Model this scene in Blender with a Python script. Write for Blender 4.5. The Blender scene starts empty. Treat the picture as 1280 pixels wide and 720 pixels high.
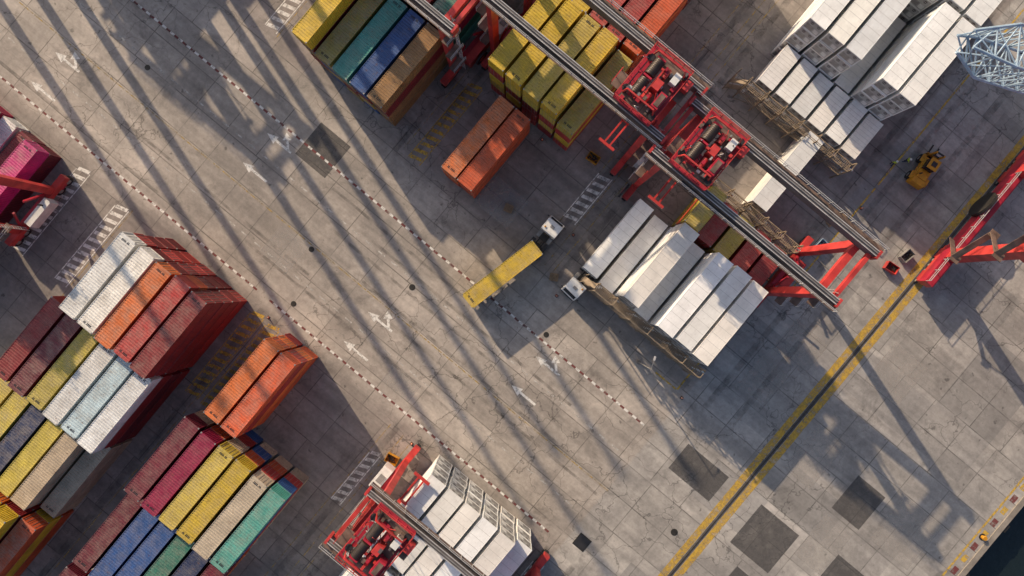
import bpy, math, random
from mathutils import Vector, Matrix
random.seed(11)
scene = bpy.context.scene
scene.view_settings.view_transform = 'Standard'
scene.view_settings.look = 'None'
scene.view_settings.exposure = 0
R = math.radians
# World axes: X = u (along the truck road), Y = v (along the containers), metres.

# ------------------------------------------------------------------ materials
class NT:
    def __init__(s, mat):
        mat.use_nodes = True
        s.t = mat.node_tree; s.n = s.t.nodes; s.l = s.t.links
        s.bsdf = s.n['Principled BSDF']; s.out = s.n['Material Output']
    def new(s, typ, **kw):
        n = s.n.new(typ)
        for k, v in kw.items(): setattr(n, k, v)
        return n
    def put(s, sock, v):
        if isinstance(v, bpy.types.NodeSocket): s.l.new(v, sock)
        elif v is not None:
            sock.default_value = v
    def math(s, op, a, b=None, c=None, clamp=False):
        n = s.new('ShaderNodeMath', operation=op); n.use_clamp = clamp
        s.put(n.inputs[0], a)
        if b is not None: s.put(n.inputs[1], b)
        if c is not None: s.put(n.inputs[2], c)
        return n.outputs[0]
    def mix(s, f, a, b, blend='MIX'):
        n = s.new('ShaderNodeMix', data_type='RGBA', blend_type=blend)
        s.put(n.inputs[0], f); s.put(n.inputs[6], a); s.put(n.inputs[7], b)
        return n.outputs[2]
    def noise(s, vec, scale, detail=4, rough=0.55, dist=0.0):
        n = s.new('ShaderNodeTexNoise')
        if vec is not None: s.l.new(vec, n.inputs['Vector'])
        n.inputs['Scale'].default_value = scale
        n.inputs['Detail'].default_value = detail
        n.inputs['Roughness'].default_value = rough
        n.inputs['Distortion'].default_value = dist
        return n.outputs[0]
    def ramp(s, v, a, b, ca=0.0, cb=1.0):
        n = s.new('ShaderNodeMapRange'); n.clamp = True
        s.put(n.inputs[0], v)
        n.inputs[1].default_value = a; n.inputs[2].default_value = b
        n.inputs[3].default_value = ca; n.inputs[4].default_value = cb
        return n.outputs[0]
    def scalevec(s, vec, x, y, z=1):
        n = s.new('ShaderNodeMapping'); s.l.new(vec, n.inputs[0])
        n.inputs['Scale'].default_value = (x, y, z)
        return n.outputs[0]
def C(r, g, b): return (r, g, b, 1.0)

def paint(name, col, rough=0.55, metal=0.0, dirt=0.35, scale=1.2):
    m = bpy.data.materials.new(name); t = NT(m)
    tc = t.new('ShaderNodeTexCoord').outputs['Object']
    n1 = t.noise(tc, scale, 5)
    v = t.ramp(n1, 0.35, 0.7, 1.0-dirt, 1.05)
    cmb = t.new('ShaderNodeCombineColor')
    for i in range(3): t.l.new(v, cmb.inputs[i])
    c = t.mix(1.0, C(*col), cmb.outputs[0], 'MULTIPLY')
    t.l.new(c, t.bsdf.inputs['Base Color'])
    t.bsdf.inputs['Roughness'].default_value = rough
    t.bsdf.inputs['Metallic'].default_value = metal
    return m

def container_mat(name, rusty=0.6, rough=0.5, dusty=0.36, lo=0.74):
    m = bpy.data.materials.new(name); t = NT(m)
    oi = t.new('ShaderNodeObjectInfo')
    tc = t.new('ShaderNodeTexCoord').outputs['Object']
    off = t.math('MULTIPLY', oi.outputs['Random'], 137.0)
    va = t.new('ShaderNodeVectorMath', operation='ADD'); t.l.new(tc, va.inputs[0])
    cx = t.new('ShaderNodeCombineXYZ'); t.l.new(off, cx.inputs[0]); t.l.new(off, cx.inputs[1])
    t.l.new(cx.outputs[0], va.inputs[1]); vec = va.outputs[0]
    n1 = t.noise(vec, 0.4, 4, 0.6)
    n2 = t.noise(t.scalevec(vec, 3.0, 0.5, 0.6), 1.4, 4, 0.65)
    n3 = t.noise(vec, 2.6, 5, 0.7)
    v = t.math('MULTIPLY', t.ramp(n1, 0.3, 0.7, lo, 1.1), t.ramp(n2, 0.3, 0.7, lo+0.08, 1.06))
    v = t.math('MULTIPLY', v, t.ramp(oi.outputs['Random'], 0, 1, 0.88, 1.08))
    cmb = t.new('ShaderNodeCombineColor')
    for i in range(3): t.l.new(v, cmb.inputs[i])
    c = t.mix(1.0, oi.outputs['Color'], cmb.outputs[0], 'MULTIPLY')
    geo = t.new('ShaderNodeNewGeometry')
    sx = t.new('ShaderNodeSeparateXYZ'); t.l.new(geo.outputs['Normal'], sx.inputs[0])
    up = t.ramp(sx.outputs[2], 0.6, 0.95)
    # each box carries its own amount of settled dust
    own = t.ramp(t.math('FRACT', t.math('MULTIPLY', oi.outputs['Random'], 7.31)), 0, 1, 0.35, 1.25)
    dust = t.math('MULTIPLY', up, t.math('MULTIPLY', own, t.ramp(t.noise(vec, 0.9, 5, 0.7), 0.38, 0.72, 0.06, dusty)))
    c = t.mix(dust, c, C(0.40, 0.34, 0.28))
    rm = t.math('MULTIPLY', t.ramp(n3, 0.59, 0.67), rusty)
    c = t.mix(rm, c, C(0.14, 0.06, 0.03))
    t.l.new(c, t.bsdf.inputs['Base Color'])
    t.bsdf.inputs['Roughness'].default_value = rough
    return m

M = {}
M['cont'] = container_mat('container_paint', 0.6, 0.5, 0.48, 0.72)
M['reef'] = container_mat('reefer_paint', 0.16, 0.36, 0.16, 0.88)
M['steel'] = paint('galvanised_steel', (0.36, 0.35, 0.34), 0.5, 0.3)
M['dark'] = paint('dark_rubber', (0.02, 0.02, 0.022), 0.8)
M['black'] = paint('black_chassis', (0.03, 0.03, 0.035), 0.6)
M['red'] = paint('crane_red_paint', (0.50, 0.028, 0.055), 0.42, 0, 0.45, 0.5)
M['redo'] = paint('crane_orange_red_paint', (0.66, 0.065, 0.06), 0.42, 0, 0.45, 0.5)
M['white'] = paint('white_paint', (0.82, 0.82, 0.80), 0.45, 0, 0.2)
M['girder'] = paint('girder_grey', (0.14, 0.125, 0.13), 0.55, 0, 0.4, 0.5)
M['rail'] = paint('rail_light', (0.58, 0.57, 0.57), 0.4, 0.1, 0.3)
M['grate'] = paint('walkway_grating', (0.22, 0.15, 0.12), 0.7, 0.1, 0.5, 1.0)
M['drum'] = paint('rope_drum', (0.07, 0.045, 0.035), 0.5, 0.3)
M['glass'] = paint('tinted_glass', (0.02, 0.03, 0.04), 0.08, 0, 0.1)
M['blue'] = paint('pale_blue_steel', (0.40, 0.54, 0.68), 0.45, 0, 0.25)
M['mach'] = paint('machine_yellow', (0.66, 0.30, 0.02), 0.45, 0, 0.3)
M['cone'] = paint('cone_orange', (0.75, 0.16, 0.03), 0.5, 0, 0.15)
M['wood'] = paint('pallet_wood', (0.36, 0.25, 0.15), 0.8, 0, 0.4, 3)
M['rack'] = paint('rack_steel', (0.36, 0.28, 0.20), 0.65, 0.1, 0.5, 1.0)
M['vent'] = paint('reefer_unit_grey', (0.50, 0.50, 0.49), 0.5, 0, 0.3)
M['hivis'] = paint('hi_vis_fabric', (0.65, 0.75, 0.05), 0.8, 0, 0.1)
M['jeans'] = paint('navy_trousers', (0.03, 0.04, 0.08), 0.85, 0, 0.2)
M['skin'] = paint('skin', (0.45, 0.26, 0.18), 0.6, 0, 0.05)
M['helmet'] = paint('white_helmet', (0.75, 0.75, 0.72), 0.3, 0, 0.05)
M['concrete_edge'] = paint('coping_concrete', (0.34, 0.30, 0.26), 0.85, 0, 0.4, 0.6)
M['iron'] = paint('cast_iron', (0.06, 0.055, 0.05), 0.6, 0.5)

def worn(name, col, lo=0.38, hi=0.52, scale=1.8, amax=0.9, amin=0.06):
    m = bpy.data.materials.new(name); t = NT(m)
    pos = t.new('ShaderNodeNewGeometry').outputs['Position']
    n = t.noise(pos, scale, 5, 0.72)
    t.l.new(t.ramp(n, lo, hi, amin, amax), t.bsdf.inputs['Alpha'])
    t.bsdf.inputs['Base Color'].default_value = C(*col)
    t.bsdf.inputs['Roughness'].default_value = 0.75
    return m
M['p_white'] = worn('road_paint_white', (0.80, 0.78, 0.74), 0.34, 0.52, 1.8, 0.95, 0.22)
M['p_faint'] = worn('road_paint_white_faded', (0.70, 0.68, 0.64), 0.38, 0.60, 1.2, 0.75, 0.08)
M['p_red'] = worn('road_paint_red', (0.20, 0.05, 0.05), 0.35, 0.5, 1.8, 0.85, 0.15)
M['p_yellow'] = worn('road_paint_yellow', (0.66, 0.42, 0.06), 0.38, 0.54, 1.8, 0.88, 0.08)
M['p_yfaint'] = worn('road_paint_yellow_faded', (0.55, 0.38, 0.10), 0.42, 0.62, 1.2, 0.7)
M['tyre'] = worn('tyre_marks', (0.03, 0.028, 0.028), 0.38, 0.66, 0.5, 0.34, 0.0)
M['patchd'] = worn('asphalt_patch', (0.095, 0.09, 0.09), 0.25, 0.65, 0.5, 0.82, 0.40)
M['patchl'] = worn('pale_concrete_patch', (0.48, 0.45, 0.42), 0.2, 0.7, 0.5, 0.55, 0.05)
M['bandy'] = worn('crane_rail_band_yellow', (0.62, 0.39, 0.05), 0.36, 0.60, 0.9, 0.88, 0.22)

# ------------------------------------------------------------------ mesh builder
class MB:
    def __init__(s): s.v = []; s.f = []; s.m = []; s.mats = []
    def mi(s, k):
        if k not in s.mats: s.mats.append(k)
        return s.mats.index(k)
    def add(s, vs, fs, k):
        b = len(s.v); s.v += [tuple(x) for x in vs]; i = s.mi(k)
        for f in fs: s.f.append(tuple(b+j for j in f)); s.m.append(i)
    def box(s, c, d, k, rz=0.0, taper=1.0):
        x, y, z = d[0]/2, d[1]/2, d[2]/2
        vs = []
        for zz, tp in ((-z, 1), (z, taper)):
            for a, b in ((-x, -y), (x, -y), (x, y), (-x, y)):
                a *= tp; b *= tp
                ca, sa = math.cos(rz), math.sin(rz)
                vs.append((c[0]+a*ca-b*sa, c[1]+a*sa+b*ca, c[2]+zz))
        s.add(vs, [(3,2,1,0),(4,5,6,7),(0,1,5,4),(1,2,6,5),(2,3,7,6),(3,0,4,7)], k)
    def b2(s, a, b, k):   # box by min/max
        s.box([(a[i]+b[i])/2 for i in range(3)], [abs(b[i]-a[i]) for i in range(3)], k)
    def beam(s, p, q, w, h, k, w2=None, h2=None):
        p = Vector(p); q = Vector(q); d = (q-p).normalized()
        up = Vector((0, 0, 1)) if abs(d.z) < 0.95 else Vector((0, 1, 0))
        sx = d.cross(up).normalized(); uy = sx.cross(d).normalized()
        w2 = w2 or w; h2 = h2 or h; vs = []
        for c, ww, hh in ((p, w, h), (q, w2, h2)):
            for a, b in ((-1,-1),(1,-1),(1,1),(-1,1)):
                vs.append(c + sx*a*ww/2 + uy*b*hh/2)
        s.add(vs, [(0,1,2,3),(7,6,5,4),(0,4,5,1),(1,5,6,2),(2,6,7,3),(3,7,4,0)], k)
    def cyl(s, p, q, r, k, n=14, r2=None):
        p = Vector(p); q = Vector(q); d = (q-p).normalized(); r2 = r if r2 is None else r2
        up = Vector((0, 0, 1)) if abs(d.z) < 0.95 else Vector((0, 1, 0))
        sx = d.cross(up).normalized(); uy = sx.cross(d).normalized()
        vs = []
        for c, rr in ((p, r), (q, r2)):
            for i in range(n):
                a = 2*math.pi*i/n
                vs.append(c + sx*math.cos(a)*rr + uy*math.sin(a)*rr)
        fs = [(i, (i+1) % n, n+(i+1) % n, n+i) for i in range(n)]
        fs += [tuple(range(n-1, -1, -1)), tuple(range(n, 2*n))]
        s.add(vs, fs, k)
    def quad(s, pts, k): s.add(pts, [tuple(range(len(pts)))], k)
    def rect(s, u0, v0, u1, v1, z, k): s.quad([(u0,v0,z),(u1,v0,z),(u1,v1,z),(u0,v1,z)], k)
    def handrail(s, p, q, k, h=1.1, step=1.5, t=0.06):
        p = Vector(p); q = Vector(q); L = (q-p).length; n = max(1, int(L/step))
        for zz in (h, h*0.55):
            s.beam(p+Vector((0,0,zz)), q+Vector((0,0,zz)), t, t, k)
        for i in range(n+1):
            c = p.lerp(q, i/n); s.beam(c, c+Vector((0,0,h)), t, t, k)
    def mesh(s, name):
        me = bpy.data.meshes.new(name); me.from_pydata(s.v, [], s.f)
        for k in s.mats: me.materials.append(M[k])
        me.polygons.foreach_set('material_index', s.m); me.update(); return me
    def obj(s, name, loc=(0,0,0), rz=0, parent=None, bevel=0):
        o = bpy.data.objects.new(name, s.mesh(name)); scene.collection.objects.link(o)
        o.location = loc; o.rotation_euler = (0, 0, rz)
        if parent: o.parent = parent
        if bevel:
            md = o.modifiers.new('bevel', 'BEVEL'); md.width = bevel; md.segments = 2
            md.limit_method = 'ANGLE'
        return o
def empty(name, loc=(0,0,0), rz=0):
    e = bpy.data.objects.new(name, None); e.location = loc; e.rotation_euler = (0,0,rz)
    scene.collection.objects.link(e); return e

# ------------------------------------------------------------------ ground
def ground_material():
    m = bpy.data.materials.new('yard_concrete'); t = NT(m)
    pos = t.new('ShaderNodeNewGeometry').outputs['Position']
    sp = t.new('ShaderNodeSeparateXYZ'); t.l.new(pos, sp.inputs[0])
    X, Y = sp.outputs[0], sp.outputs[1]
    # slab strips are offset from each other so that cross joints do not line up across the yard
    rowid = t.math('FLOOR', t.math('DIVIDE', Y, 8.8))
    wn = t.new('ShaderNodeTexWhiteNoise'); wn.noise_dimensions = '1D'; t.l.new(rowid, wn.inputs['W'])
    XS = t.math('ADD', X, t.math('MULTIPLY', wn.outputs['Value'], 5.6))
    def cells(a, b, XX=None):
        fx = t.math('FLOOR', t.math('DIVIDE', XX or X, a)); fy = t.math('FLOOR', t.math('DIVIDE', Y, b))
        c = t.new('ShaderNodeCombineXYZ'); t.l.new(fx, c.inputs[0]); t.l.new(fy, c.inputs[1])
        w = t.new('ShaderNodeTexWhiteNoise'); w.noise_dimensions = '2D'; t.l.new(c.outputs[0], w.inputs['Vector'])
        return w.outputs['Value']
    def joint(S, a, w):
        f = t.math('PINGPONG', S, a/2)
        return t.ramp(f, w, w*1.8, 1.0, 0.0)
    road = t.math('MULTIPLY', t.ramp(Y, 3.5, 5.5, 1, 0), t.ramp(Y, -25.5, -23.8, 0, 1))
    quay = t.ramp(X, 28.6, 29.0)
    n1 = t.noise(pos, 0.035, 3, 0.6)
    midn = t.noise(pos, 0.28, 5, 0.7, 0.5)
    n4 = t.noise(pos, 0.09, 3)
    c = t.mix(t.ramp(n1, 0.35, 0.65), C(0.34, 0.305, 0.275), C(0.49, 0.435, 0.385))
    c = t.mix(t.math('MULTIPLY', t.math('SUBTRACT', 1.0, road), t.ramp(n4, 0.3, 0.65, 0.35, 0.8)), c, C(0.22, 0.195, 0.185))
    cq = t.mix(t.ramp(n1, 0.35, 0.65), C(0.34, 0.32, 0.305), C(0.44, 0.41, 0.38))
    q1 = cells(9.5, 6.4)
    cq = t.mix(t.math('MULTIPLY', t.ramp(q1, 0.6, 0.9, 0, 0.55), t.ramp(midn, 0.3, 0.6, 0.5, 1.0)), cq, C(0.22, 0.215, 0.215))
    cq = t.mix(t.math('MULTIPLY', t.ramp(q1, 0.25, 0.1, 0, 0.5), t.ramp(midn, 0.35, 0.6, 0.4, 1.0)), cq, C(0.53, 0.50, 0.46))
    c = t.mix(quay, c, cq)
    slab = t.ramp(cells(5.6, 4.4, XS), 0, 1, 0.91, 1.07)
    slab2 = t.ramp(cells(22.4, 8.8, XS), 0, 1, 0.88, 1.09)
    streak = t.ramp(t.noise(t.scalevec(pos, 0.03, 0.5), 1.0, 4, 0.65), 0.3, 0.7, 0.74, 1.14)
    fine = t.ramp(t.noise(pos, 1.3, 6, 0.75), 0.25, 0.75, 0.76, 1.22)
    mid = t.ramp(midn, 0.3, 0.7, 0.76, 1.16)
    v = t.math('MULTIPLY', t.math('MULTIPLY', slab, slab2), t.math('MULTIPLY', t.math('MULTIPLY', streak, fine), mid))
    spot = t.ramp(t.noise(pos, 0.9, 2, 0.5), 0.69, 0.76, 1.0, 0.5)
    st2 = t.ramp(t.noise(pos, 0.17, 5, 0.75, 0.4), 0.56, 0.72, 1.0, 0.60)
    v = t.math('MULTIPLY', v, t.math('MULTIPLY', st2, spot))
    jn = t.ramp(midn, 0.32, 0.62, 0.1, 0.95)
    j = t.math('MAXIMUM', joint(XS, 5.6, 0.045), joint(Y, 4.4, 0.05))
    v = t.math('MULTIPLY', v, t.math('SUBTRACT', 1.0, t.math('MULTIPLY', j, t.math('MULTIPLY', jn, 0.62))))
    vo = t.new('ShaderNodeTexVoronoi', feature='DISTANCE_TO_EDGE')
    dv = t.new('ShaderNodeVectorMath', operation='ADD'); t.l.new(pos, dv.inputs[0])
    nn = t.new('ShaderNodeTexNoise'); t.l.new(pos, nn.inputs['Vector']); nn.inputs['Scale'].default_value = 0.5; nn.inputs['Detail'].default_value = 3
    sc = t.new('ShaderNodeVectorMath', operation='SCALE'); t.l.new(nn.outputs['Color'], sc.inputs[0]); sc.inputs['Scale'].default_value = 3.5
    t.l.new(sc.outputs[0], dv.inputs[1]); t.l.new(dv.outputs[0], vo.inputs['Vector']); vo.inputs['Scale'].default_value = 0.16
    crack = t.math('MULTIPLY', t.ramp(vo.outputs[0], 0.004, 0.012, 1, 0), t.ramp(n1, 0.45, 0.55))
    v = t.math('MULTIPLY', v, t.math('SUBTRACT', 1.0, t.math('MULTIPLY', crack, 0.45)))
    cmb = t.new('ShaderNodeCombineColor')
    for i in range(3): t.l.new(v, cmb.inputs[i])
    c = t.mix(1.0, c, cmb.outputs[0], 'MULTIPLY')
    t.l.new(c, t.bsdf.inputs['Base Color'])
    t.l.new(t.ramp(mid, 0.8, 1.1, 0.58, 0.85), t.bsdf.inputs['Roughness'])
    bp = t.new('ShaderNodeBump'); bp.inputs['Strength'].default_value = 0.3; bp.inputs['Distance'].default_value = 0.03
    t.l.new(t.noise(pos, 2.2, 3, 0.7), bp.inputs['Height']); t.l.new(bp.outputs[0], t.bsdf.inputs['Normal'])
    return m
M['ground'] = ground_material()
g = MB()
QU = 75.0
g.rect(-2500, -2500, QU, 2500, 0, 'ground'); g.obj('ground')
def water_mat():
    m = bpy.data.materials.new('harbour_water'); t = NT(m)
    t.bsdf.inputs['Base Color'].default_value = C(0.012, 0.02, 0.022)
    t.bsdf.inputs['Roughness'].default_value = 0.12
    pos = t.new('ShaderNodeNewGeometry').outputs['Position']
    bp = t.new('ShaderNodeBump'); bp.inputs['Strength'].default_value = 0.6; bp.inputs['Distance'].default_value = 0.2
    t.l.new(t.noise(pos, 0.8, 5), bp.inputs['Height']); t.l.new(bp.outputs[0], t.bsdf.inputs['Normal'])
    return m
M['water'] = water_mat()
g = MB(); g.rect(QU+0.4, -2500, 3500, 2500, -2.6, 'water'); g.obj('water')
g = MB(); g.b2((QU+0.003, -400, -5), (QU+0.8, 400, 0.14), 'concrete_edge')
for i in range(-30, 31):
    g.b2((QU+0.803, i*9.0, -2.0), (QU+1.3, i*9.0+1.2, 0.0), 'dark')
g.obj('quay_wall')

# ------------------------------------------------------------------ markings
mk = MB()
Z1, Z2, Z3 = 0.004, 0.008, 0.012
def dashed_rw(v, u0, u1, w=0.30, st=0.75):
    u = u0; i = 0
    while u < u1:
        j = random.uniform(-0.02, 0.02)
        mk.rect(u+0.03, v-w/2+j, u+st-0.03, v+w/2+j, Z3, 'p_white' if i % 2 else 'p_red')
        u += st; i += 1
dashed_rw(-3.0, -150, 26.3)
dashed_rw(-23.4, -150, -28.0); dashed_rw(-23.4, -25.5, 26.0)
def dash(v, u0, u1, L, gap, w, k):
    u = u0
    while u < u1: mk.rect(u, v-w/2, u+L, v+w/2, Z2, k); u += L+gap
dash(-13.5, -150, 27, 2.6, 0.2, 0.18, 'p_yfaint')
dash(-8.1, -150, 27, 1.2, 1.2, 0.18, 'p_faint')
dash(-18.4, -150, 27, 1.2, 1.2, 0.18, 'p_faint')
def arrow(u, v, fork):
    z = Z2
    mk.quad([(u-2.3, v, z), (u-0.7, v-0.62, z), (u-0.7, v+0.62, z)][::-1], 'p_white')
    mk.rect(u-0.7, v-0.17, u+2.1, v+0.17, z, 'p_white')
    if fork:
        mk.quad([(u+1.1, v+0.17, z), (u+1.6, v+0.17, z), (u+0.7, v+1.15, z), (u+0.4, v+0.9, z)], 'p_white')
        mk.quad([(u-0.25, v+1.85, z), (u-0.0, v+0.62, z), (u+1.05, v+1.5, z)], 'p_white')
for uu in (-38.6, 11.1, -98): arrow(uu, -5.3, True); arrow(uu, -10.7, False)
for uu in (-69.2, -11.3, -120): arrow(uu, -15.7, True); arrow(uu, -21.1, False)
def hatch(u, v0, v1, k, w=1.7, th=0.55, gap=0.65):
    v = v0
    while v < v1:
        mk.quad([(u-w/2, v, Z2), (u+w/2, v+0.5, Z2), (u+w/2, v+0.5+th, Z2), (u-w/2, v+th, Z2)], k); v += th+gap
    mk.rect(u-w/2-0.25, v0, u-w/2-0.1, v1, Z2, k); mk.rect(u+w/2+0.1, v0, u+w/2+0.25, v1+0.5, Z2, k)
hatch(0.1, 12.6, 20.5, 'p_white'); hatch(-22.3, 5.0, 18.5, 'p_yellow')
hatch(-25.4, -41, -26.5, 'p_yellow'); hatch(-22.6, -41, -26.5, 'p_yellow')
hatch(-50, -40.5, -27, 'p_white'); hatch(-57.6, -41, -26.5, 'p_white')
hatch(0.1, -39.5, -31, 'p_white', 1.2); hatch(-50, 6.4, 14, 'p_white'); hatch(28, -40, -28, 'p_white', 1.3)
for u in (-48.6, -24.6, -0.9, 1.5, 3.0):
    for (a, b) in ((5.5, 90), (-110, -26)): mk.rect(u-0.07, a, u+0.07, b, Z1, 'p_yfaint')
mk.rect(42.15, -300, 43.15, 300, Z2, 'bandy'); mk.rect(43.85, -300, 44.85, 300, Z2, 'bandy')
mk.rect(43.2, -300, 43.8, 300, Z1, 'patchd')
for (a, b, c, d) in ((30.6, 44.6, 30.85, 80), (27.2, 3.9, 27.45, 22), (23.4, 3.7, 27.2, 3.95), (30.6, 24, 30.85, 44)):
    mk.rect(a, b, c, d, Z2, 'p_yellow')
mk.rect(73.2, -300, 73.5, 300, Z2, 'p_yellow')
for i in range(-60, 60): mk.rect(73.8, i*2.2, 74.6, i*2.2+1.1, Z2, 'p_yellow' if i % 2 else 'p_red')
for p in ((-36, -5, -30.5, 0.8), (-56.5, 8, -54.5, 11), (47, -8, 54, -1.0), (55, 5, 60, 11), (50, -18, 57, -10), (60, -6, 66, 0.5), (33.5, -5.5, 41, -1.0)):
    mk.rect(*p, Z1, 'patchd')
for p in ((33.5, 10, 38.5, 15.5), (34, 17, 40, 22.5), (55, -3.5, 59.9, 3.9), (46, 5, 51, 13), (47, 22, 53, 29), (62, 5, 69, 13), (-12, 6, -6, 11), (-6, -22, -1, -19), (-31, -19, -26, -14)):
    mk.rect(*p, 0.0055, 'patchl')
zt = 0.014
for i in range(9):
    v = -22+i*2.3+random.uniform(-.6, .6); u = random.uniform(-90, -10)
    mk.rect(u, v, u+random.uniform(18, 45), v+0.4, zt, 'tyre'); zt += 0.0006
for u in (0.1, 4.1, -22.9, -25.4, 27.6, 32.0, 36.5):
    for (a, b) in ((4.5, 90), (-110, -25)): mk.rect(u-0.45, a, u+0.45, b, zt, 'tyre')
    zt += 0.0006
mk.obj('road_markings')
for (u, v, r) in ((-11, -9, 0.45), (-25.5, -14, 0.4), (8, -2, .4), (-22.5, -21.6, .4), (40, -12, .5), (-60, -9, .4)):
    b = MB(); b.cyl((0,0,-0.05), (0,0,0.03), r, 'iron', 24); b.cyl((0,0,0.03), (0,0,0.04), r*0.75, 'iron', 24); b.obj('manhole_cover', (u, v, 0))
b = MB(); b.box((0,0,0.01), (2.0, 2.0, 0.06), 'iron'); b.box((0,0,0.045), (1.7, 1.7, 0.02), 'black')
b.obj('drain_cover', (30.8, -21.5, 0))
b = MB()
b.b2((43.46,-300,0.006),(43.54,300,0.05),'iron'); b.obj('crane_rail')

# ------------------------------------------------------------------ containers
def corr(mb, axis, a0, a1, lo, hi, base, depth, period, k, sgn):
    pts = []; n = max(1, round((a1-a0)/period)); p = (a1-a0)/n
    for i in range(n):
        s = a0+i*p
        pts += [(s, 0), (s+p*0.3, 0), (s+p*0.5, depth), (s+p*0.8, depth)]
    pts.append((a1, 0)); vs = []; fs = []
    for (s, d) in pts:
        c = base - sgn*d
        if axis == 'x': vs += [(c, s, lo), (c, s, hi)]
        elif axis == 'y': vs += [(s, c, lo), (s, c, hi)]
        else: vs += [(lo, s, c), (hi, s, c)]
    for i in range(len(pts)-1): fs.append((2*i, 2*i+2, 2*i+3, 2*i+1))
    mb.add(vs, fs, k)
W, H = 2.438, 2.591
def container_mesh(L, reefer=False, name='shipping_container'):
    b = MB(); k = 'reef' if reefer else 'cont'; hw = W/2; hl = L/2; t = 0.14
    for sx in (-1, 1):
        for sy in (-1, 1):
            b.box((sx*(hw-t/2), sy*(hl-t/2), H/2), (t, t, H-0.24), k)
            for z in (0.06, H-0.06): b.box((sx*(hw-0.08), sy*(hl-0.089), z), (0.166, 0.182, 0.122), 'steel' if not reefer else k)
        b.b2((sx*hw-sx*0.004, -hl+t, 0.02), (sx*(hw-0.09), hl-t, 0.17), k)
        b.b2((sx*hw-sx*0.004, -hl+t, H-0.10), (sx*(hw-0.07), hl-t, H-0.006), k)
    for sy in (-1, 1):
        b.b2((-hw+t, sy*(hl-0.004), 0.02), (hw-t, sy*(hl-0.12), 0.17), k)
        b.b2((-hw+t, sy*(hl-0.004), H-0.14), (hw-t, sy*(hl-0.22), H-0.008), k)
    b.b2((-hw+0.1, -hl+0.1, 0.10), (hw-0.1, hl-0.1, 0.14), 'black')
    if reefer:
        b.b2((-hw+0.02, -hl+0.15, 0.17), (-hw+0.06, hl-0.15, H-0.1), k); b.b2((hw-0.06, -hl+0.15, 0.17), (hw-0.02, hl-0.15, H-0.1), k)
        b.b2((-hw+0.071, -hl+0.221, H-0.06), (hw-0.071, hl-0.221, H-0.02), k)
        for i in range(1, 10):
            y = -hl+0.22+(L-0.44)*i/10; b.b2((-hw+0.08, y-0.015, H-0.022), (hw-0.08, y+0.015, H-0.012), 'vent')
        b.b2((-hw+0.14, -hl+0.03, 0.2), (hw-0.14, -hl+0.08, H-0.15), 'vent')
        for x in (-0.5, 0.5):
            b.cyl((x, -hl+0.03, 1.95), (x, -hl+0.008, 1.95), 0.27, 'girder', 16)
            b.b2((x-0.27, -hl+0.006, 1.93), (x+0.27, -hl+0.001, 1.97), 'white')
        b.b2((-0.95, -hl+0.03, 0.35), (0.1, -hl+0.005, 1.3), 'steel'); b.b2((0.25, -hl+0.03, 0.4), (0.95, -hl+0.005, 1.2), 'white')
        b.b2((-hw+0.14, hl-0.1, 0.17), (hw-0.14, hl-0.05, H-0.14), k)
    else:
        corr(b, 'x', -hl+t, hl-t, 0.17, H-0.1, hw-0.02, 0.036, 0.28, k, 1)
        corr(b, 'x', -hl+t, hl-t, 0.17, H-0.1, -hw+0.02, 0.036, 0.28, k, -1)
        corr(b, 'y', -hw+t, hw-t, 0.17, H-0.14, hl-0.03, 0.04, 0.25, k, 1)
        corr(b, 'z', -hl+0.22, hl-0.22, -hw+0.07, hw-0.07, H-0.022, 0.04, 0.36, k, 1)
        b.b2((-hw+0.14, -hl+0.10, 0.17), (hw-0.14, -hl+0.05, H-0.14), k)
        b.b2((-0.012, -hl+0.05, 0.18), (0.012, -hl+0.04, H-0.15), 'black')
    yd = -hl if not reefer else hl; sg = 1 if not reefer else -1
    for x in (-0.85, -0.35, 0.35, 0.85):
        b.cyl((x, yd+sg*0.03, 0.15), (x, yd+sg*0.03, H-0.12), 0.022, 'steel', 6)
    if not reefer and L > 8:
        for i in range(7):
            if i != 4: b.b2((0.45-i*0.17, -hl+0.5, H-0.019), (0.55-i*0.17, -hl+0.78, H-0.011), 'black')
    return b.mesh(name)
ME = {'40': container_mesh(12.19), '20': container_mesh(6.06), 'R': container_mesh(12.19, True, 'refrigerated_container'), 'R20': container_mesh(6.06, True, 'refrigerated_container')}
COL = dict(yel=(.72,.50,.04), ylo=(.60,.46,.075), yb=(.52,.38,.09), bur=(.17,.016,.034), mag=(.37,.016,.075), org=(.80,.19,.04), ord=(.64,.11,.035), red=(.46,.042,.04),
           dkr=(.27,.024,.03), blu=(.035,.11,.33), lbl=(.55,.68,.72), tea=(.09,.42,.36), gre=(.03,.20,.15), bei=(.58,.47,.34), brn=(.38,.21,.08),
           whi=(.90,.89,.86), wh2=(.84,.84,.83), pnk=(.62,.025,.22), nvy=(.02,.04,.12))
RND = ['yel','ylo','bur','org','red','dkr','blu','tea','bei','whi','nvy','ylo','mag','ord']
def put(kind, u, v, z, col, rz=0.0):
    nm = 'refrigerated_container' if kind[0] == 'R' else 'shipping_container'
    o = bpy.data.objects.new(nm, ME[kind]); scene.collection.objects.link(o)
    o.location = (u, v, z); o.rotation_euler = (0, 0, rz)
    r, gg, b = COL[col]; j = random.uniform(0.92, 1.07); wv = random.uniform(-0.04, 0.04)
    o.color = (min(r*j*(1+wv), .92), min(gg*j, .92), min(b*j*(1-wv), .92), 1); return o
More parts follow.
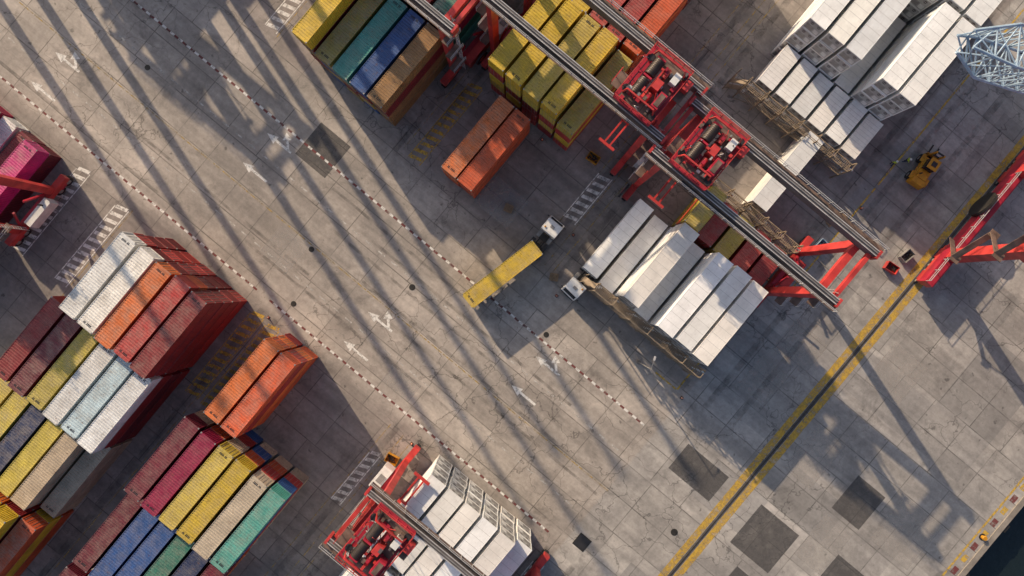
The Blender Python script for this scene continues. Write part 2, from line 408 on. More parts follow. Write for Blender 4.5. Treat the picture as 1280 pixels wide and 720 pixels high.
def bay(u0, v0, rows, pitch=2.85, kind='40', under=None, flip=False):
    L = 12.19 if kind in ('40', 'R') else 6.06
    for i, (c, n) in enumerate(rows):
        if not c: continue
        u = u0 + pitch*i + W/2; jr = random.uniform(-.12, .12)
        for k in range(n):
            cc = c if k == n-1 else (random.choice(under) if under else (c if random.random() < 0.35 else random.choice(RND)))
            turn = math.pi if (flip or (kind[0] != 'R' and random.random() < .4)) else 0
            put(kind, u+random.uniform(-.05, .05), v0+L/2+jr+random.uniform(-.08, .08), 0.02+k*2.6, cc, random.uniform(-.003, .003) + turn)
rw = ['whi', 'wh2', 'whi']
bay(-41.3, 7.0, [('yel',5),('yb',4),('tea',4),('blu',4),('brn',4)], under=['brn','yb','dkr','blu'])
bay(-41.3, 20.0, [('yel',5),('bur',4),('blu',5),('red',5),('gre',5)])
bay(-41.3, 33.0, [('yel',5),('bur',4),('blu',5),('red',5),('gre',5)])
bay(-17.4, 6.3, [('org',3),('ord',3)], 2.75, under=['org','ord'])
bay(-20.4, 19.9, [('yel',5),('yel',5),('ylo',5),('yel',5),('ylo',4)], under=['yel','red','ylo','dkr'])
bay(-20.4, 33.0, [('yel',4),('yel',4),('red',4),('red',4),('ord',4)])
bay(-20.4, 46.0, [('red',4),('yel',5),('org',4),('blu',4),('bur',4)])
bay(8.75, 8.3, [('whi',1),('whi',4),('wh2',2),('whi',4),('whi',4),('whi',4)], 2.87, 'R', rw)
bay(8.9, 21.3, [(None,0),('ylo',3),('red',2),('ylo',2),('red',2),('dkr',2)], 2.87, '20')
bay(17.4, 29.8, [('whi',2)], 2.87, 'R', rw)
bay(7.6, 42.9, [('whi',2),('whi',2),('wh2',2),('whi',2),('whi',2),('whi',2)], 2.9, 'R20', rw)
bay(7.0, 49.2, [('whi',5),('whi',5),('wh2',5),('wh2',2),('whi',5),('whi',5)], 2.9, 'R', rw)
bay(7.0, 62.0, [('whi',5),('whi',5),('wh2',4),('whi',5),('whi',5),('whi',5)], 2.9, 'R', rw)
bay(-41.6, -37.6, [('whi',5),('whi',5),('org',5),('red',5),('dkr',5)], under=['red','dkr','dkr','ord'])
bay(-44.4, -50.5, [('dkr',4),('bur',4),('ylo',4),('whi',4),('lbl',4),('wh2',4)], under=['dkr','red','bur','dkr'])
bay(-44.4, -63.4, [('ylo',3),('ylo',3),('nvy',3),('ylo',3),('bei',3),('bei',2)])
bay(-44.4, -76.4, [('bur',3),('bei',3),('ylo',4),('yel',4),('yel',4),('ord',3)])
bay(-20.2, -37.4, [('org',4),('ord',4)], 2.85, under=['org','ord','red'])
bay(-21.6, -51.5, [('bur',4),('mag',4),('ylo',4),('yel',4),('bei',4),('tea',4)], under=['red','ord','blu','bei'])
bay(-21.6, -64.5, [('bur',3),('blu',3),('blu',3),('gre',3),('nvy',3),('bur',3)])
bay(-21.6, -77.5, [('bur',3),('red',3),('blu',3),('gre',3),('yel',3),('bur',3)])
bay(7.2, -37.0, [('whi',4),('whi',4),('whi',4),('wh2',4),('whi',4),('whi',3)], 2.87, 'R', rw, True)
bay(7.2, -50.2, [('whi',4),('whi',4),('wh2',3),('whi',4),('whi',4),('wh2',3)], 2.87, 'R', rw, True)
bay(-75.5, -38.9, [('org',1),('bur',2),('whi',1),('bur',1),('pnk',2)], 3.0, under=['mag','bur'])
bay(-75.5, -52.0, [('org',3),('red',3),('whi',4),('org',3),('blu',4)], 2.85)
for vv in (2.0, 15.0, 28.0, 41.0):
    bay(-98.5, vv, [(random.choice(RND), random.choice((4,5,5))) for _ in range(6)], 2.9)

# ------------------------------------------------------------------ yard cranes
def wheel(b, c, r, w, axis='x'):
    d = Vector((w/2, 0, 0)) if axis == 'x' else Vector((0, w/2, 0))
    c = Vector(c); b.cyl(c-d, c+d, r, 'dark', 20); b.cyl(c-d*1.06, c+d*1.06, r*0.5, 'steel', 12)
def yard_crane(u0, v0, tu, dv=7.1, span=23.5, hs=11.0, wr='redo'):
    E = empty('rubber_tyred_gantry_crane', (u0, v0, 0)); HT = 20.0
    b = MB()
    for iu, x in enumerate((0, span)):
        b.b2((x-0.45, -2.6, 1.3), (x+0.45, dv+2.6, 2.3), 'redo')
        b.b2((x-0.35, 1.2, 2.303), (x+0.35, dv-1.2, 2.6), 'red')
        for y in (0, dv):
            ly = y + (0.5 if y == 0 else -0.5)
            b.beam((x, y, 2.3), (x, y, HT-1.3), 0.75, 1.0, 'redo', 0.75, 1.25)
            b.beam((x, ly, 2.35), (x, dv*0.5+(-1.0 if y == 0 else 1.0), 5.5), 0.25, 0.3, 'red')
        b.b2((x-0.40, 0.63, HT-2.4), (x+0.40, dv-0.63, HT-1.5), 'redo')
        sgn = -1 if iu == 0 else 1
        for z in (6, 11, 16):
            b.b2((x+sgn*0.45, -1.2, z), (x+sgn*1.5, 1.2, z+0.08), 'grate')
            b.handrail((x+sgn*1.45, -1.2, z), (x+sgn*1.45, 1.2, z), 'rail', 1.1, 1.2)
        for s in (-0.3, 0.3): b.beam((x+sgn*0.95+s, 0.9, 2.3), (x+sgn*0.95+s, 0.9, HT), 0.07, 0.07, 'rail')
        z = 2.6
        while z < HT-0.3: b.beam((x+sgn*0.95-0.3, 0.9, z), (x+sgn*0.95+0.3, 0.9, z), 0.05, 0.05, 'rail'); z += 0.5
    b.obj('portal_frames', parent=E)
    b = MB()
    for x in (0, span):
        for y in (-2.0, -0.3, dv+0.3, dv+2.0):
            wheel(b, (x, y, 0.75), 0.75, 0.55)
        for y in (-1.15, dv+1.15): b.b2((x-0.38, y-0.5, 0.85), (x+0.38, y+0.5, 1.297), 'red')
    b.obj('bogie_wheels', parent=E)
    b = MB()
    for s, y in ((-1, 0), (1, dv)):
        b.b2((-1.8, y-0.36, HT-1.3), (span+1.8, y+0.36, HT+0.2), 'girder')
        for o in (-0.31, 0.31): b.b2((-1.8, y+o-0.05, HT+0.203), (span+1.8, y+o+0.05, HT+0.26), 'rail')
        b.b2((-1.7, y-0.05, HT+0.203), (span+1.7, y+0.05, HT+0.34), 'steel')
        ya, yb = (y+s*0.40, y+s*1.05)
        b.b2((-2.2, min(ya, yb), HT-0.35), (span+2.2, max(ya, yb), HT-0.28), 'grate')
        b.handrail((-2.2, y+s*1.03, HT-0.28), (span+2.2, y+s*1.03, HT-0.28), 'rail', 1.1, 1.6, 0.06)
        for i in range(17):
            x = -1.5+i*(span+3)/16; b.beam((x, y+s*0.37, HT-0.9), (x, y+s*1.0, HT-0.38), 0.09, 0.09, 'redo')
        for x in (-1.95, span+1.95): b.box((x, y, HT-0.5), (0.3, 1.1, 1.5), 'redo')
        # cable chain lying on the walkway
        b.b2((3, min(y+s*0.5, y+s*0.72), HT-0.277), (span*0.75, max(y+s*0.5, y+s*0.72), HT-0.15), 'black')
    for x in (-1.4, span+1.4):
        b.b2((x-0.25, 0.365, HT-1.2), (x+0.25, dv-0.365, HT-0.5), 'redo')
    b.obj('main_girders', parent=E)
    rnd = random.Random(int(abs(u0*7+v0*3)))
    T = MB(); c = dv/2; z0 = HT+0.65; L = 5.2
    for y in (0.0, dv): T.b2((-L/2, y-0.2, z0), (L/2, y+0.2, z0+0.5), 'red')
    for x in (-L/2+0.2, -1.9, 0.2, L/2-0.2): T.b2((x-0.18, 0.2, z0+0.02), (x+0.18, dv-0.2, z0+0.45), 'red')
    T.b2((-L/2+0.4, 0.21, z0+0.503), (L/2-0.4, 1.0, z0+0.55), 'grate'); T.b2((-L/2+0.4, dv-1.0, z0+0.503), (L/2-0.4, dv-0.21, z0+0.55), 'grate')
    T.b2((0.3, 1.003, z0+0.503), (L/2-0.4, dv-1.003, z0+0.55), 'grate')
    for x in (-L/2+0.6, L/2-0.6):
        for y in (0, dv): wheel(T, (x, y, HT+0.62), 0.28, 0.16, 'y')
    zt = z0+0.55
    T.cyl((-1.0, c-2.3, zt+0.75), (-1.0, c-0.3, zt+0.75), 0.58, 'drum', 22)
    T.cyl((-1.0, c+0.3, zt+0.75), (-1.0, c+2.3, zt+0.75), 0.58, 'drum', 22)
    for i in range(9):
        for y0 in (c-2.25, c+0.35): T.cyl((-1.0, y0+i*0.22, zt+0.75), (-1.0, y0+i*0.22+0.08, zt+0.75), 0.62, 'black', 22)
    for y in (c-2.45, c, c+2.45): T.box((-1.0, y, zt+0.5), (1.1, 0.22, 1.4), 'red')
    T.box((0.45, c, zt+0.6), (1.1, 1.5, 1.2), 'redo', taper=0.8)
    for y in (c-1.7, c+1.7):
        T.cyl((0.4, y-0.6, zt+0.5), (0.4, y+0.6, zt+0.5), 0.33, 'redo', 16); T.box((0.4, y, zt+0.9), (0.35, 0.45, 0.22), 'red')
    T.box((1.7, c-1.4, zt+0.8), (0.9, 1.9, 1.6), 'red'); T.box((1.7, c-1.4, zt+1.64), (0.6, 1.5, 0.08), 'grate')
    T.box((1.6, c+1.8, zt+0.5), (0.8, 1.3, 1.0), 'white')
    for i in range(30):
        T.box((rnd.uniform(-2.5, 2.5), rnd.uniform(0.1, dv-0.1), zt+rnd.uniform(0.1, 1.1)), (rnd.uniform(.12, .5), rnd.uniform(.12, .6), rnd.uniform(.2, .6)), rnd.choice(('red', 'redo', 'red', 'redo', 'girder', 'steel', 'rail', 'grate')))
    for i in range(18):
        x, y = rnd.uniform(-2.4, 2.4), rnd.uniform(0, dv)
        T.cyl((x, y, zt+0.3), (x+rnd.uniform(-1.2, 1.2), y+rnd.uniform(-1.2, 1.2), zt+rnd.uniform(0.3, 1.5)), 0.05, rnd.choice(('black', 'rail', 'redo')), 6)
    for y in (c-2.7, c+2.7):
        T.beam((-2.1, y, zt), (-1.8, y, zt+1.9), 0.16, 0.16, 'redo'); T.beam((2.2, y, zt), (1.9, y, zt+1.9), 0.16, 0.16, 'redo')
        T.beam((-1.8, y, zt+1.9), (1.9, y, zt+1.9), 0.18, 0.18, 'redo')
    for x, y in ((-2.1, c-2.2), (-2.1, c+2.2), (2.2, c+2.9), (2.2, c-2.9)): T.cyl((x, y, zt+0.1), (x, y, zt+0.35), 0.42, 'black', 20)
    for x in (-L/2, L/2):
        T.handrail((x, 0, z0+0.5), (x, dv, z0+0.5), 'redo', 1.1, 1.2, 0.07)
    for y in (-0.15, dv+0.15):
        T.handrail((-L/2, y, z0+0.5), (L/2, y, z0+0.5), 'redo', 1.1, 1.2, 0.07)
    T.b2((-L/2-1.2, 0.8, z0+0.1), (-L/2-0.003, 2.8, z0+0.17), 'grate'); T.handrail((-L/2-1.15, 0.8, z0+0.17), (-L/2-1.15, 2.8, z0+0.17), 'redo', 1.1, 1, 0.07)
    T.b2((L/2+0.003, dv-3.2, z0+0.1), (L/2+1.0, dv-0.6, z0+0.17), 'grate'); T.box((L/2+0.5, dv-1.4, z0+0.75), (0.7, 1.2, 1.1), 'redo')
    T.box((2.2, 1.0, HT-2.9), (1.9, 1.7, 2.2), 'white'); T.box((1.22, 1.0, HT-3.0), (0.06, 1.4, 1.5), 'glass')
    for x in (1.5, 2.9): T.beam((x, 1.0, HT-1.8), (x, 1.0, z0), 0.14, 0.14, 'red')
    T.obj('trolley', (tu-u0, 0, 0), parent=E)
    S = MB()
    S.box((0, 0, 0.35), (1.2, 4.6, 0.5), 'redo')
    for x in (-0.4, 0.4): S.box((x, 0, 0.2), (0.22, 11.4, 0.28), 'redo')
    for y in (-5.9, 5.9): S.box((0, y, 0.2), (2.4, 0.35, 0.35), 'redo')
    S.box((0, 0, 1.0), (1.7, 2.6, 0.5), 'red'); S.box((0.2, 1.6, 0.8), (0.6, 0.9, 0.6), 'white')
    for x in (-0.8, 0.8):
        for y in (-1.2, 1.2): S.cyl((x, y, 1.2), (x*1.4, y*1.7, HT-hs+0.9), 0.035, 'black', 6)
    S.obj('spreader', (tu-u0, c, hs), parent=E)
    b = MB()
    b.box((-1.25, dv/2, 2.5), (1.5, 3.6, 2.2), 'white', taper=0.97); b.box((-1.25, dv/2, 3.65), (0.8, 1.2, 0.2), 'steel')
    for i in range(6): b.box((-2.02, dv/2-1.4+i*0.5, 2.5), (0.04, 0.3, 1.4), 'girder')
    b.box((span+1.05, dv/2+0.3, 2.4), (1.1, 4.4, 1.8), wr); b.cyl((span+1.0, dv/2+1.5, 3.3), (span+1.0, dv/2+1.5, 4.2), 0.12, 'black')
    b.cyl((-0.9, -2.0, 2.4), (-0.65, -2.0, 2.4), 1.1, 'black', 24); b.cyl((-0.95, -2.0, 2.4), (-0.6, -2.0, 2.4), 0.5, 'redo', 16)
    b.obj('power_units', parent=E)
    return E
yard_crane(-22.9, 23.9, -2.4)
yard_crane(4.1, 22.3, 7.0)
yard_crane(4.1, -35.2, 6.6)
yard_crane(-49.2, 18.4, -46, hs=15.5)
yard_crane(-81.5, -37.6, -66, hs=13, wr='white')
yard_crane(-102.0, 4.0, -99, hs=15.5)
yard_crane(-102.0, 29.0, -99, hs=15.5)

# ------------------------------------------------------------------ reefer racks
def rack(u0, v0, n, pitch, levels, k='rack', depth=1.15):
    b = MB(); L = n*pitch
    for lv in range(1, levels+1):
        z = lv*2.6-0.1
        for y in (0, depth): b.b2((0, y-0.06, z-0.12), (L, y+0.06, z+0.06), k)
        x = 0.12
        while x < L: b.b2((x-0.035, 0.061, z-0.02), (x+0.035, depth-0.061, z+0.03), k); x += 0.26
        b.handrail((0, -0.03, z+0.06), (L, -0.03, z+0.06), k, 1.1, 1.43, 0.075)
    for i in range(n+1):
        x = i*pitch
        for y in (0, depth): b.b2((x-0.09, y-0.09, 0), (x+0.09, y+0.09, levels*2.6+1.0), k)
        b.beam((x, 0, levels*2.6+1.0), (x, depth, levels*2.6+1.0), 0.09, 0.09, k)
        for lv in range(levels): b.box((x+0.5, depth-0.12, lv*2.6+1.2), (0.5, 0.14, 0.7), 'white')
        if i < n and i % 2 == 0:
            for lv in range(levels): b.beam((x, -0.05, lv*2.6), (x+pitch, -0.05, lv*2.6+2.6), 0.06, 0.06, k)
    for lv in range(levels):
        b.beam((-1.9, depth/2, lv*2.6), (-0.1, depth/2, lv*2.6+2.6), 0.7, 0.1, k)
    for y in (0, depth): b.b2((-1.96, y-0.06, 0), (-1.84, y+0.06, levels*2.6+1.0), k)
    b.obj('reefer_rack', (u0, v0, 0))
rack(8.5, 6.6, 6, 2.95, 3)
rack(6.8, 41.0, 6, 3.0, 2)
rack(8.6, 28.0, 6, 2.95, 2)

# ------------------------------------------------------------------ trucks
def tractor(parent, x0, y0, rz):
    b = MB()
    for y in (-0.42, 0.42): b.b2((-1.5, y-0.08, 0.75), (3.6, y+0.08, 1.0), 'black')
    for y in (-1.0, 1.0):
        wheel(b, (-0.35, y, 0.52), 0.52, 0.5, 'y'); wheel(b, (-1.5, y, 0.52), 0.52, 0.5, 'y'); wheel(b, (3.3, y, 0.52), 0.52, 0.34, 'y')
        b.b2((-2.1, y-0.28, 1.08), (0.25, y+0.28, 1.13), 'black')
    b.cyl((-0.5, 0, 1.0), (-0.5, 0, 1.16), 0.5, 'iron', 20)
    b.b2((0.7, -1.15, 0.55), (2.0, -0.6, 1.1), 'steel'); b.b2((0.7, 0.6, 0.55), (2.0, 1.15, 1.1), 'steel')
    b.cyl((1.55, -0.95, 1.0), (1.55, -0.95, 3.1), 0.09, 'steel', 10)
    b.b2((0.55, -0.6, 1.05), (1.5, 0.6, 1.25), 'iron')
    b.obj('tractor_chassis', (x0, y0, 0), rz, parent)
    c = MB()
    prof = [(1.7, 0.95), (1.7, 2.95), (2.0, 3.05), (3.55, 2.95), (3.98, 1.95), (4.1, 1.75), (4.12, 0.6), (3.85, 0.5), (3.85, 0.95)]
    n = len(prof); vs = [(x, -1.22, z) for x, z in prof]+[(x, 1.22, z) for x, z in prof]
    c.add(vs, [tuple(range(n)), tuple(range(2*n-1, n-1, -1))]+[(i, n+i, n+(i+1) % n, (i+1) % n) for i in range(n)], 'white')
    c.obj('cab', (x0, y0, 0), rz, parent, 0.06)
    d = MB()
    d.quad([(3.62, -1.0, 2.84), (3.62, 1.0, 2.84), (4.0, 1.0, 1.98), (4.0, -1.0, 1.98)][::-1], 'glass')
    d.beam((3.83, -1.0, 2.42), (3.83, 1.0, 2.42), 0.04, 0.04, 'black')
    d.b2((2.5, -1.235, 1.9), (3.5, -1.225, 2.6), 'glass'); d.b2((2.5, 1.225, 1.9), (3.5, 1.235, 2.6), 'glass')
    for y in (-1.45, 1.45): d.box((3.75, y, 2.2), (0.12, 0.26, 0.6), 'black')
    d.b2((2.55, -0.3, 3.03), (2.95, 0.3, 3.09), 'steel'); d.box((2.2, 0.85, 3.12), (0.22, 0.22, 0.18), 'mach')
    d.b2((4.12, -1.1, 0.45), (4.22, 1.1, 0.8), 'black')
    d.obj('cab_glazing', (x0, y0, 0), rz, parent)
def trailer(parent, x0, y0, rz):
    b = MB()
    for y in (-0.5, 0.5): b.b2((-6.0, y-0.09, 1.05), (6.0, y+0.09, 1.4), 'black')
    for x in (-5.9, -3, 0, 3, 5.9): b.box((x, 0, 1.28), (0.28, 2.44, 0.22), 'black')
    for x in (-4.9, -3.6):
        for y in (-0.95, 0.95): wheel(b, (x, y, 0.52), 0.52, 0.55, 'y')
        b.cyl((x, -0.9, 0.52), (x, 0.9, 0.52), 0.09, 'iron')
    for y in (-0.8, 0.8): b.b2((3.0, y-0.08, 0.1), (3.2, y+0.08, 1.05), 'steel')
    b.box((-6.08, 0, 0.8), (0.1, 2.3, 0.25), 'redo')
    b.obj('trailer', (x0, y0, 0), rz, parent)
def truck(u, v, hd, tr_u, tr_v, thd, col, kind):
    E = empty('container_truck', (0, 0, 0))
    trailer(E, u, v, hd); tractor(E, tr_u, tr_v, thd)
    o = put(kind, u, v, 1.42, col, hd-math.pi/2); o.name = 'truck_load_container'; o.parent = E
hd = R(77.5); cu, cv = -2.2, 0.6
kp = (cu+5.3*math.cos(hd), cv+5.3*math.sin(hd)); th = R(90)
truck(cu, cv, hd, kp[0]+1.5*math.cos(th), kp[1]+1.5*math.sin(th), th, 'yel', '40')
truck(6.9, 14.5, R(-90), 6.9, 14.5-5.3-0.9, R(-94), 'whi', 'R')

# ------------------------------------------------------------------ forklift
def forklift(u, v, rz):
    E = empty('heavy_forklift', (u, v, 0), rz); b = MB()
    b.box((-0.4, 0, 1.15), (3.6, 1.9, 0.9), 'mach'); b.box((-2.3, 0, 1.35), (1.0, 2.2, 1.3), 'mach', taper=0.85)
    b.box((-1.2, 0, 1.75), (1.2, 1.4, 0.35), 'mach'); b.cyl((-1.3, 0.55, 1.8), (-1.3, 0.55, 2.6), 0.09, 'black')
    for x in (-1.7, 1.1):
        for y in (-1.15, 1.15): wheel(b, (x, y, 0.65), 0.65, 0.5, 'y'); b.box((x, y, 1.38), (1.2, 0.52, 0.1), 'mach')
    b.obj('body', parent=E, bevel=0.05)
    b = MB(); b.box((0.35, 0, 2.0), (1.3, 1.3, 0.9), 'glass'); b.box((0.35, 0, 3.0), (1.6, 1.45, 0.1), 'mach')
    b.box((0.35, 0, 3.08), (0.7, 0.7, 0.08), 'black')
    for x in (-0.3, 1.0):
        for y in (-0.62, 0.62): b.beam((x, y, 1.6), (x, y, 3.0), 0.1, 0.1, 'black')
    b.obj('cabin', parent=E)
    b = MB()
    for y in (-0.6, 0.6): b.box((2.0, y, 1.7), (0.25, 0.2, 2.8), 'mach'); b.box((3.0, y*0.8, 0.25), (1.9, 0.18, 0.1), 'iron')
    for z in (0.5, 1.8, 3.0): b.box((2.05, 0, z), (0.2, 1.3, 0.15), 'black')
    b.box((2.2, 0, 0.8), (0.12, 1.8, 0.8), 'mach')
    b.obj('mast', parent=E)
forklift(34.0, 50.0, R(96))

# ------------------------------------------------------------------ workers
def worker(u, v, rz):
    E = empty('port_worker', (u, v, 0), rz)
    def mkskin(name, V, Ed, rad, mat):
        me = bpy.data.meshes.new(name); me.from_pydata([tuple(x) for x in V], Ed, []); me.update()
        o = bpy.data.objects.new(name, me); scene.collection.objects.link(o); o.parent = E
        me.materials.append(M[mat])
        o.modifiers.new('skin', 'SKIN')
        if not me.skin_vertices: return
        for i, r in enumerate(rad):
            me.skin_vertices[0].data[i].radius = (r, r)
        me.skin_vertices[0].data[0].use_root = True
        s = o.modifiers.new('sub', 'SUBSURF'); s.levels = 1; s.render_levels = 1
    mkskin('trousers', [(0,0,.95),(0,.1,.9),(.12,.11,.5),(-.02,.11,.1),(0,-.1,.9),(-.02,-.11,.5),(-.25,-.11,.12),(.16,.11,.05),(-.12,-.11,.04)],
           [(0,1),(1,2),(2,3),(3,7),(0,4),(4,5),(5,6),(6,8)], [.15,.11,.075,.055,.11,.075,.055,.05,.05], 'jeans')
    mkskin('jacket', [(0,0,.98),(0.02,0,1.2),(0.03,0,1.42),(0.03,.2,1.42),(-.05,.26,1.15),(.1,.27,.92),(0.03,-.2,1.42),(.1,-.26,1.15),(.28,-.25,.98)],
           [(0,1),(1,2),(2,3),(3,4),(4,5),(2,6),(6,7),(7,8)], [.15,.16,.15,.075,.055,.045,.075,.055,.045], 'hivis')
    mkskin('head_and_neck', [(0.03,0,1.46),(0.04,0,1.56),(0.06,0,1.68),(.05,0,1.74)], [(0,1),(1,2),(2,3)], [.06,.06,.1,.08], 'skin')
    for nm, p, q in (('left_hand', (.1,.27,.9), (.13,.27,.80)), ('right_hand', (.29,-.25,.97), (.36,-.24,.90))):
        p = Vector(p); q = Vector(q); d = q-p; V = [p]; Ed = []; rad = [.035]
        for f in range(4):
            V.append(q+Vector((.015*(f-1.5), .0, 0))); V.append(q+d*0.5+Vector((.02*(f-1.5), 0, 0)))
            Ed += [(0, len(V)-2), (len(V)-2, len(V)-1)]; rad += [.012, .009]
        V.append(p+d*0.5+Vector((.045, .01, 0))); Ed.append((0, len(V)-1)); rad.append(.011)
        mkskin(nm, V, Ed, rad, 'skin')
    b = MB(); b.cyl((.05,0,1.72), (.05,0,1.84), .135, 'helmet', 16, .07); b.cyl((.08,0,1.715), (.08,0,1.73), .17, 'helmet', 16)
    b.obj('hard_hat', parent=E)
worker(31.4, 49.5, R(20)); worker(30.2, 48.0, R(110))

# ------------------------------------------------------------------ small yard things
def cone(u, v):
    b = MB(); b.box((0,0,0.02), (0.42,0.42,0.04), 'black'); b.cyl((0,0,0.04), (0,0,0.32), 0.15, 'cone', 14, 0.10)
    b.cyl((0,0,0.32), (0,0,0.48), 0.10, 'white', 14, 0.07); b.cyl((0,0,0.48), (0,0,0.72), 0.07, 'cone', 14, 0.03); b.obj('traffic_cone', (u, v, 0))
for u, v in ((-1.6, 11.2), (1.9, 11.4), (5.6, 3.2), (27.3, 24.2), (28.6, 3.4), (-24.0, -25.4), (3.2, -26.2), (31.0, 40.5), (-10.2, 19.0)): cone(u, v)
def pallet(u, v, rz, n=1):
    b = MB()
    for k in range(n):
        z = k*0.15
        for y in (-0.5, 0, 0.5): b.box((0, y, z+0.05), (1.2, 0.1, 0.09), 'wood')
        for i in range(6): b.box((-0.53+i*0.212, 0, z+0.11), (0.15, 1.1, 0.025), 'wood')
    b.obj('pallet_stack', (u, v, 0), rz)
pallet(-7.6, 8.4, 0.3, 4); pallet(29.6, 38.0, 0.1, 5); pallet(28.9, 36.2, 1.2, 2); pallet(3.6, 5.0, 0.5, 2)
def bin_(u, v, rz, k):
    b = MB(); b.b2((-0.9,-0.6,0.12),(0.9,0.6,0.16),k)
    b.b2((-0.9,-0.6,0.16),(-0.84,0.6,0.95),k); b.b2((0.84,-0.6,0.16),(0.9,0.6,0.95),k); b.b2((-0.84,-0.6,0.16),(0.84,-0.54,0.95),k); b.b2((-0.84,0.54,0.16),(0.84,0.6,0.95),k)
    for x in (-0.7, 0.7): b.b2((x-0.08,-0.6,0),(x+0.08,0.6,0.117),'black')
    r = random.Random(int(u*10))
    for i in range(30): b.box((r.uniform(-.7,.7), r.uniform(-.45,.45), r.uniform(.3,.6)), (.2,.14,.14), 'iron', r.uniform(0,3))
    b.obj('twistlock_bin', (u, v, 0), rz)
bin_(-2.9, 21.5, 0.1, 'mach'); bin_(29.8, 32.5, 1.5, 'blue'); bin_(2.4, -29.5, 0.2, 'mach'); bin_(39.5, 36.5, 0.1, 'redo'); bin_(40.1, 39.2, 1.4, 'steel')
def lamp(u, v):
    b = MB(); b.cyl((0,0,0),(0,0,9),0.1,'steel',10,0.06); b.cyl((0,0,0),(0,0,0.5),0.3,'concrete_edge',14)
    b.beam((0,0,8.9),(1.3,0,9.2),0.07,0.07,'steel'); b.box((1.5,0,9.2),(0.6,0.25,0.1),'rail'); b.obj('street_lamp', (u, v, 0), 2.0)
lamp(20.6, 3.4)

# ------------------------------------------------------------------ ship-to-shore crane
def sts(v0):
    E = empty('ship_to_shore_crane', (43.5, v0, 0)); b = MB(); G = 30.5; D = 18.0
    for x in (0, G):
        b.b2((x-0.7, -3.5, 2.4), (x+0.7, D+3.5, 4.0), 'red')
        for y in (0, D):
            b.b2((x-0.5, y-3.2, 1.3), (x+0.5, y+3.2, 2.1), 'redo')
            for k in range(-3, 4, 1):
                wheel(b, (x, y+k*0.95, 0.42), 0.40, 0.3)
            for k in (-2, 2): b.box((x, y+k, 0.95), (0.8, 1.6, 0.5), 'red')
            b.box((x, y, 2.25), (0.9, 1.2, 0.3), 'red')
            b.beam((x, y+(1.5 if y == 0 else -1.5), 4.0), (x, y+(1.5 if y == 0 else -1.5), 45), 1.3, 1.5, 'redo')
        b.b2((x-0.6, 2.3, 16), (x+0.6, D-2.3, 17.6), 'redo')
        b.beam((x, 1.6, 40), (x, D-1.6, 40), 1.1, 1.3, 'redo')
    for y in (1.5, D-1.5):
        b.b2((0.8, y-0.55, 16), (G-0.8, y+0.55, 17.4), 'redo')
        b.beam((0.5, y, 18), (G-0.5, y, 40), 0.7, 0.7, 'redo')
    b.obj('portal', parent=E)
    b = MB()
    for y in (D/2-2.6, D/2+2.6):
        b.b2((-12, y-0.5, 38), (78, y+0.5, 39.3), 'redo')
        b.beam((G, y, 62), (74, y, 39.3), 0.35, 0.35, 'redo'); b.beam((G, y, 62), (0, y, 42), 0.35, 0.35, 'redo')
        b.beam((G, y, 40), (G, y, 62), 0.8, 0.8, 'redo')
    for x in range(-12, 79, 10): b.b2((x-0.3, D/2-2.09, 38.2), (x+0.3, D/2+2.09, 38.8), 'red')
    b.box((-4, D/2, 41.5), (10, 6, 4), 'white')
    b.obj('boom', parent=E)
    b = MB()
    for i in range(8):
        z = 4+i*4; s = 1 if i % 2 else -1
        b.beam((-1.6, 1.5-s*1.8, z), (-1.6, 1.5+s*1.8, z+4), 0.8, 0.12, 'grate')
        b.b2((-2.0, 1.5+s*1.8-0.5, z+3.95), (-0.7, 1.5+s*1.8+0.5, z+4.03), 'grate')
    b.handrail((-0.6, -3.4, 4.0), (-0.6, D+3.4, 4.0), 'rail', 1.1, 1.8, 0.07)
    b.cyl((-1.2, D*0.55, 3.4), (-0.8, D*0.55, 3.4), 2.0, 'iron', 26)
    b.obj('access_stairs', parent=E)
sts(40.3)

# ------------------------------------------------------------------ lattice-boom harbour crane
def lattice(b, p, q, w0, w1, k, n, t=0.14):
    p = Vector(p); q = Vector(q); d = (q-p).normalized(); sx = d.cross(Vector((0,0,1))).normalized(); uy = sx.cross(d)
    rings = []
    for i in range(n+1):
        f = i/n; c = p.lerp(q, f); w = (w0+(w1-w0)*f)/2
        if i >= n-2: w *= (n-i)/2*0.6+0.4
        rings.append([c+sx*a*w+uy*bb*w for a, bb in ((-1,-1),(1,-1),(1,1),(-1,1))])
    for i in range(n):
        for j in range(4):
            b.cyl(rings[i][j], rings[i+1][j], t, k, 7)
            b.cyl(rings[i][j], rings[i+1][(j+1) % 4], t*0.55, k, 5)
            b.cyl(rings[i][(j+1) % 4], rings[i+1][j], t*0.5, k, 5)
            b.cyl(rings[i][j], rings[i][(j+1) % 4], t*0.6, k, 5)
E = empty('harbour_crane', (0,0,0)); b = MB()
lattice(b, (55, 72, 12), (18.9, 47.4, 30), 4.6, 4.2, 'blue', 20, 0.16)
b.obj('lattice_boom', parent=E)
b = MB()
b.box((56.5, 73, 1.4), (12, 9, 1.2), 'blue'); b.cyl((56.5,73,2.0), (56.5,73,5), 2.2, 'blue', 24)
for x in (-5, -2, 2, 5):
    for y in (-3.9, 3.9): wheel(b, (56.5+x, 73+y, 0.8), 0.8, 0.6, 'y')
b.box((58.5, 74.3, 7.0), (9, 5.5, 4), 'blue', R(34.7)); b.cyl((57.5,73.7,9), (57.5,73.7,28), 1.0, 'blue', 16, 0.7)
b.box((54.0, 73.5, 8.2), (2, 2, 2.2), 'white', R(34.7))
for s in (-0.6, 0.6): b.cyl((57.5, 73.7+s, 27.8), (24, 50.9+s, 29.5), 0.06, 'black', 6)
b.obj('carrier', parent=E)

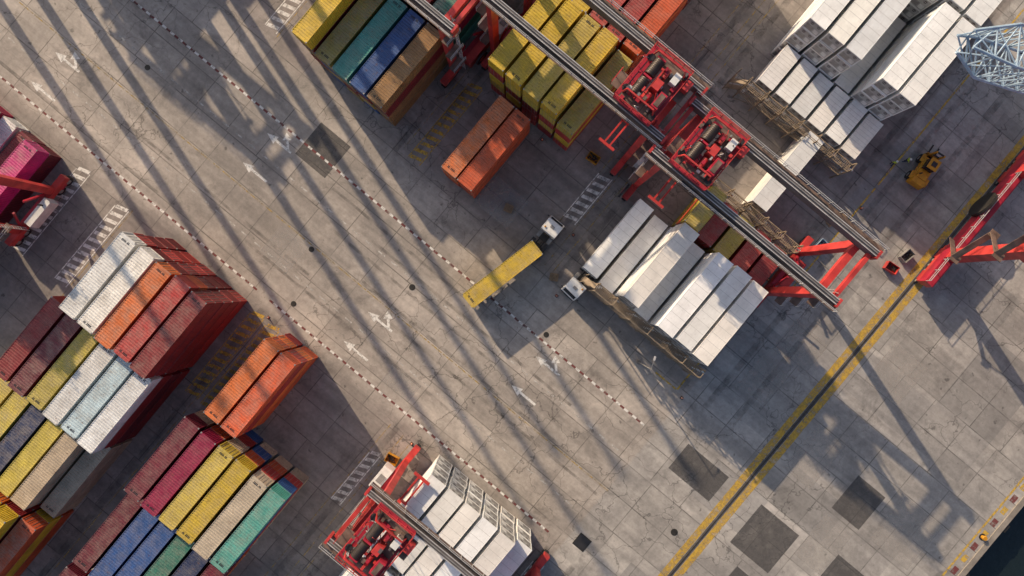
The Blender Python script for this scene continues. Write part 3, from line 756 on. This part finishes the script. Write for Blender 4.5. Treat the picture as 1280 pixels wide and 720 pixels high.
# ------------------------------------------------------------------ unseen masts, added to cast long streak shadows over the yard
def mast(u, v, h=38):
    b = MB(); b.cyl((0,0,0), (0,0,h), 0.75, 'steel', 14, 0.42); b.cyl((0,0,0), (0,0,0.5), 1.2, 'concrete_edge', 16)
    for i in range(6):
        a = i*math.pi/3; p = (0.8*math.cos(a), 0.8*math.sin(a), h-0.4)
        b.beam((0,0,h-0.4), p, 0.08, 0.08, 'steel'); b.box((0.9*math.cos(a), 0.9*math.sin(a), h-0.55), (0.35, 0.35, 0.25), 'steel', a)
    b.obj('streak_shadow_mast', (u, v, 0))
for (u, v, h) in ((-79.6, 3.2, 52), (-80.5, 8.4, 50), (-79.8, 13.6, 56), (-80.2, 17.2, 48), (-80.0, 23.5, 52), (-96, -5.5, 50), (-91.5, -2.2, 46), (-54, 24, 44), (-53.2, 28.6, 42), (-101, -9.5, 50)):  # out of view, spaced and sized for the shadow streaks they throw
    mast(u, v, h)

for i in range(-6, 7):
    b = MB(); b.cyl((0,0,0), (0,0,0.5), 0.28, 'mach', 14, 0.2); b.cyl((0,0,0.5), (0,0,0.66), 0.38, 'mach', 14, 0.3); b.cyl((0,0,0),(0,0,0.04),0.5,'iron',14)
    b.obj('mooring_bollard', (74.2, 1.5+i*14, 0))

# ------------------------------------------------------------------ light and camera
EL = 24.5; AZ = math.atan2(0.297, -0.955)
w = bpy.data.worlds.new('World'); scene.world = w; w.use_nodes = True
nt = w.node_tree; sky = nt.nodes.new('ShaderNodeTexSky'); sky.sky_type = 'NISHITA'; sky.sun_disc = False
sky.sun_elevation = R(EL); sky.sun_rotation = math.pi/2 - AZ
sky.dust_density = 3.0; sky.air_density = 1.0
bg = nt.nodes['Background']; nt.links.new(sky.outputs[0], bg.inputs[0]); bg.inputs[1].default_value = 0.13
sd = bpy.data.lights.new('sun', 'SUN'); sd.energy = 5.0; sd.angle = R(0.6); sd.color = (1.0, 0.79, 0.55)
so = bpy.data.objects.new('sun', sd); scene.collection.objects.link(so); so.location = (-60, 20, 80)
dirv = Vector((math.cos(AZ)*math.cos(R(EL)), math.sin(AZ)*math.cos(R(EL)), math.sin(R(EL))))
so.rotation_euler = dirv.to_track_quat('Z', 'Y').to_euler()
cd = bpy.data.cameras.new('camera'); co = bpy.data.objects.new('camera', cd); scene.collection.objects.link(co)
cd.sensor_width = 36; cd.lens = 36*860/1280; cd.clip_end = 6000; cd.clip_start = 1
co.location = (0, 0, 98); co.rotation_euler = (0, 0, R(39.7)); scene.camera = co
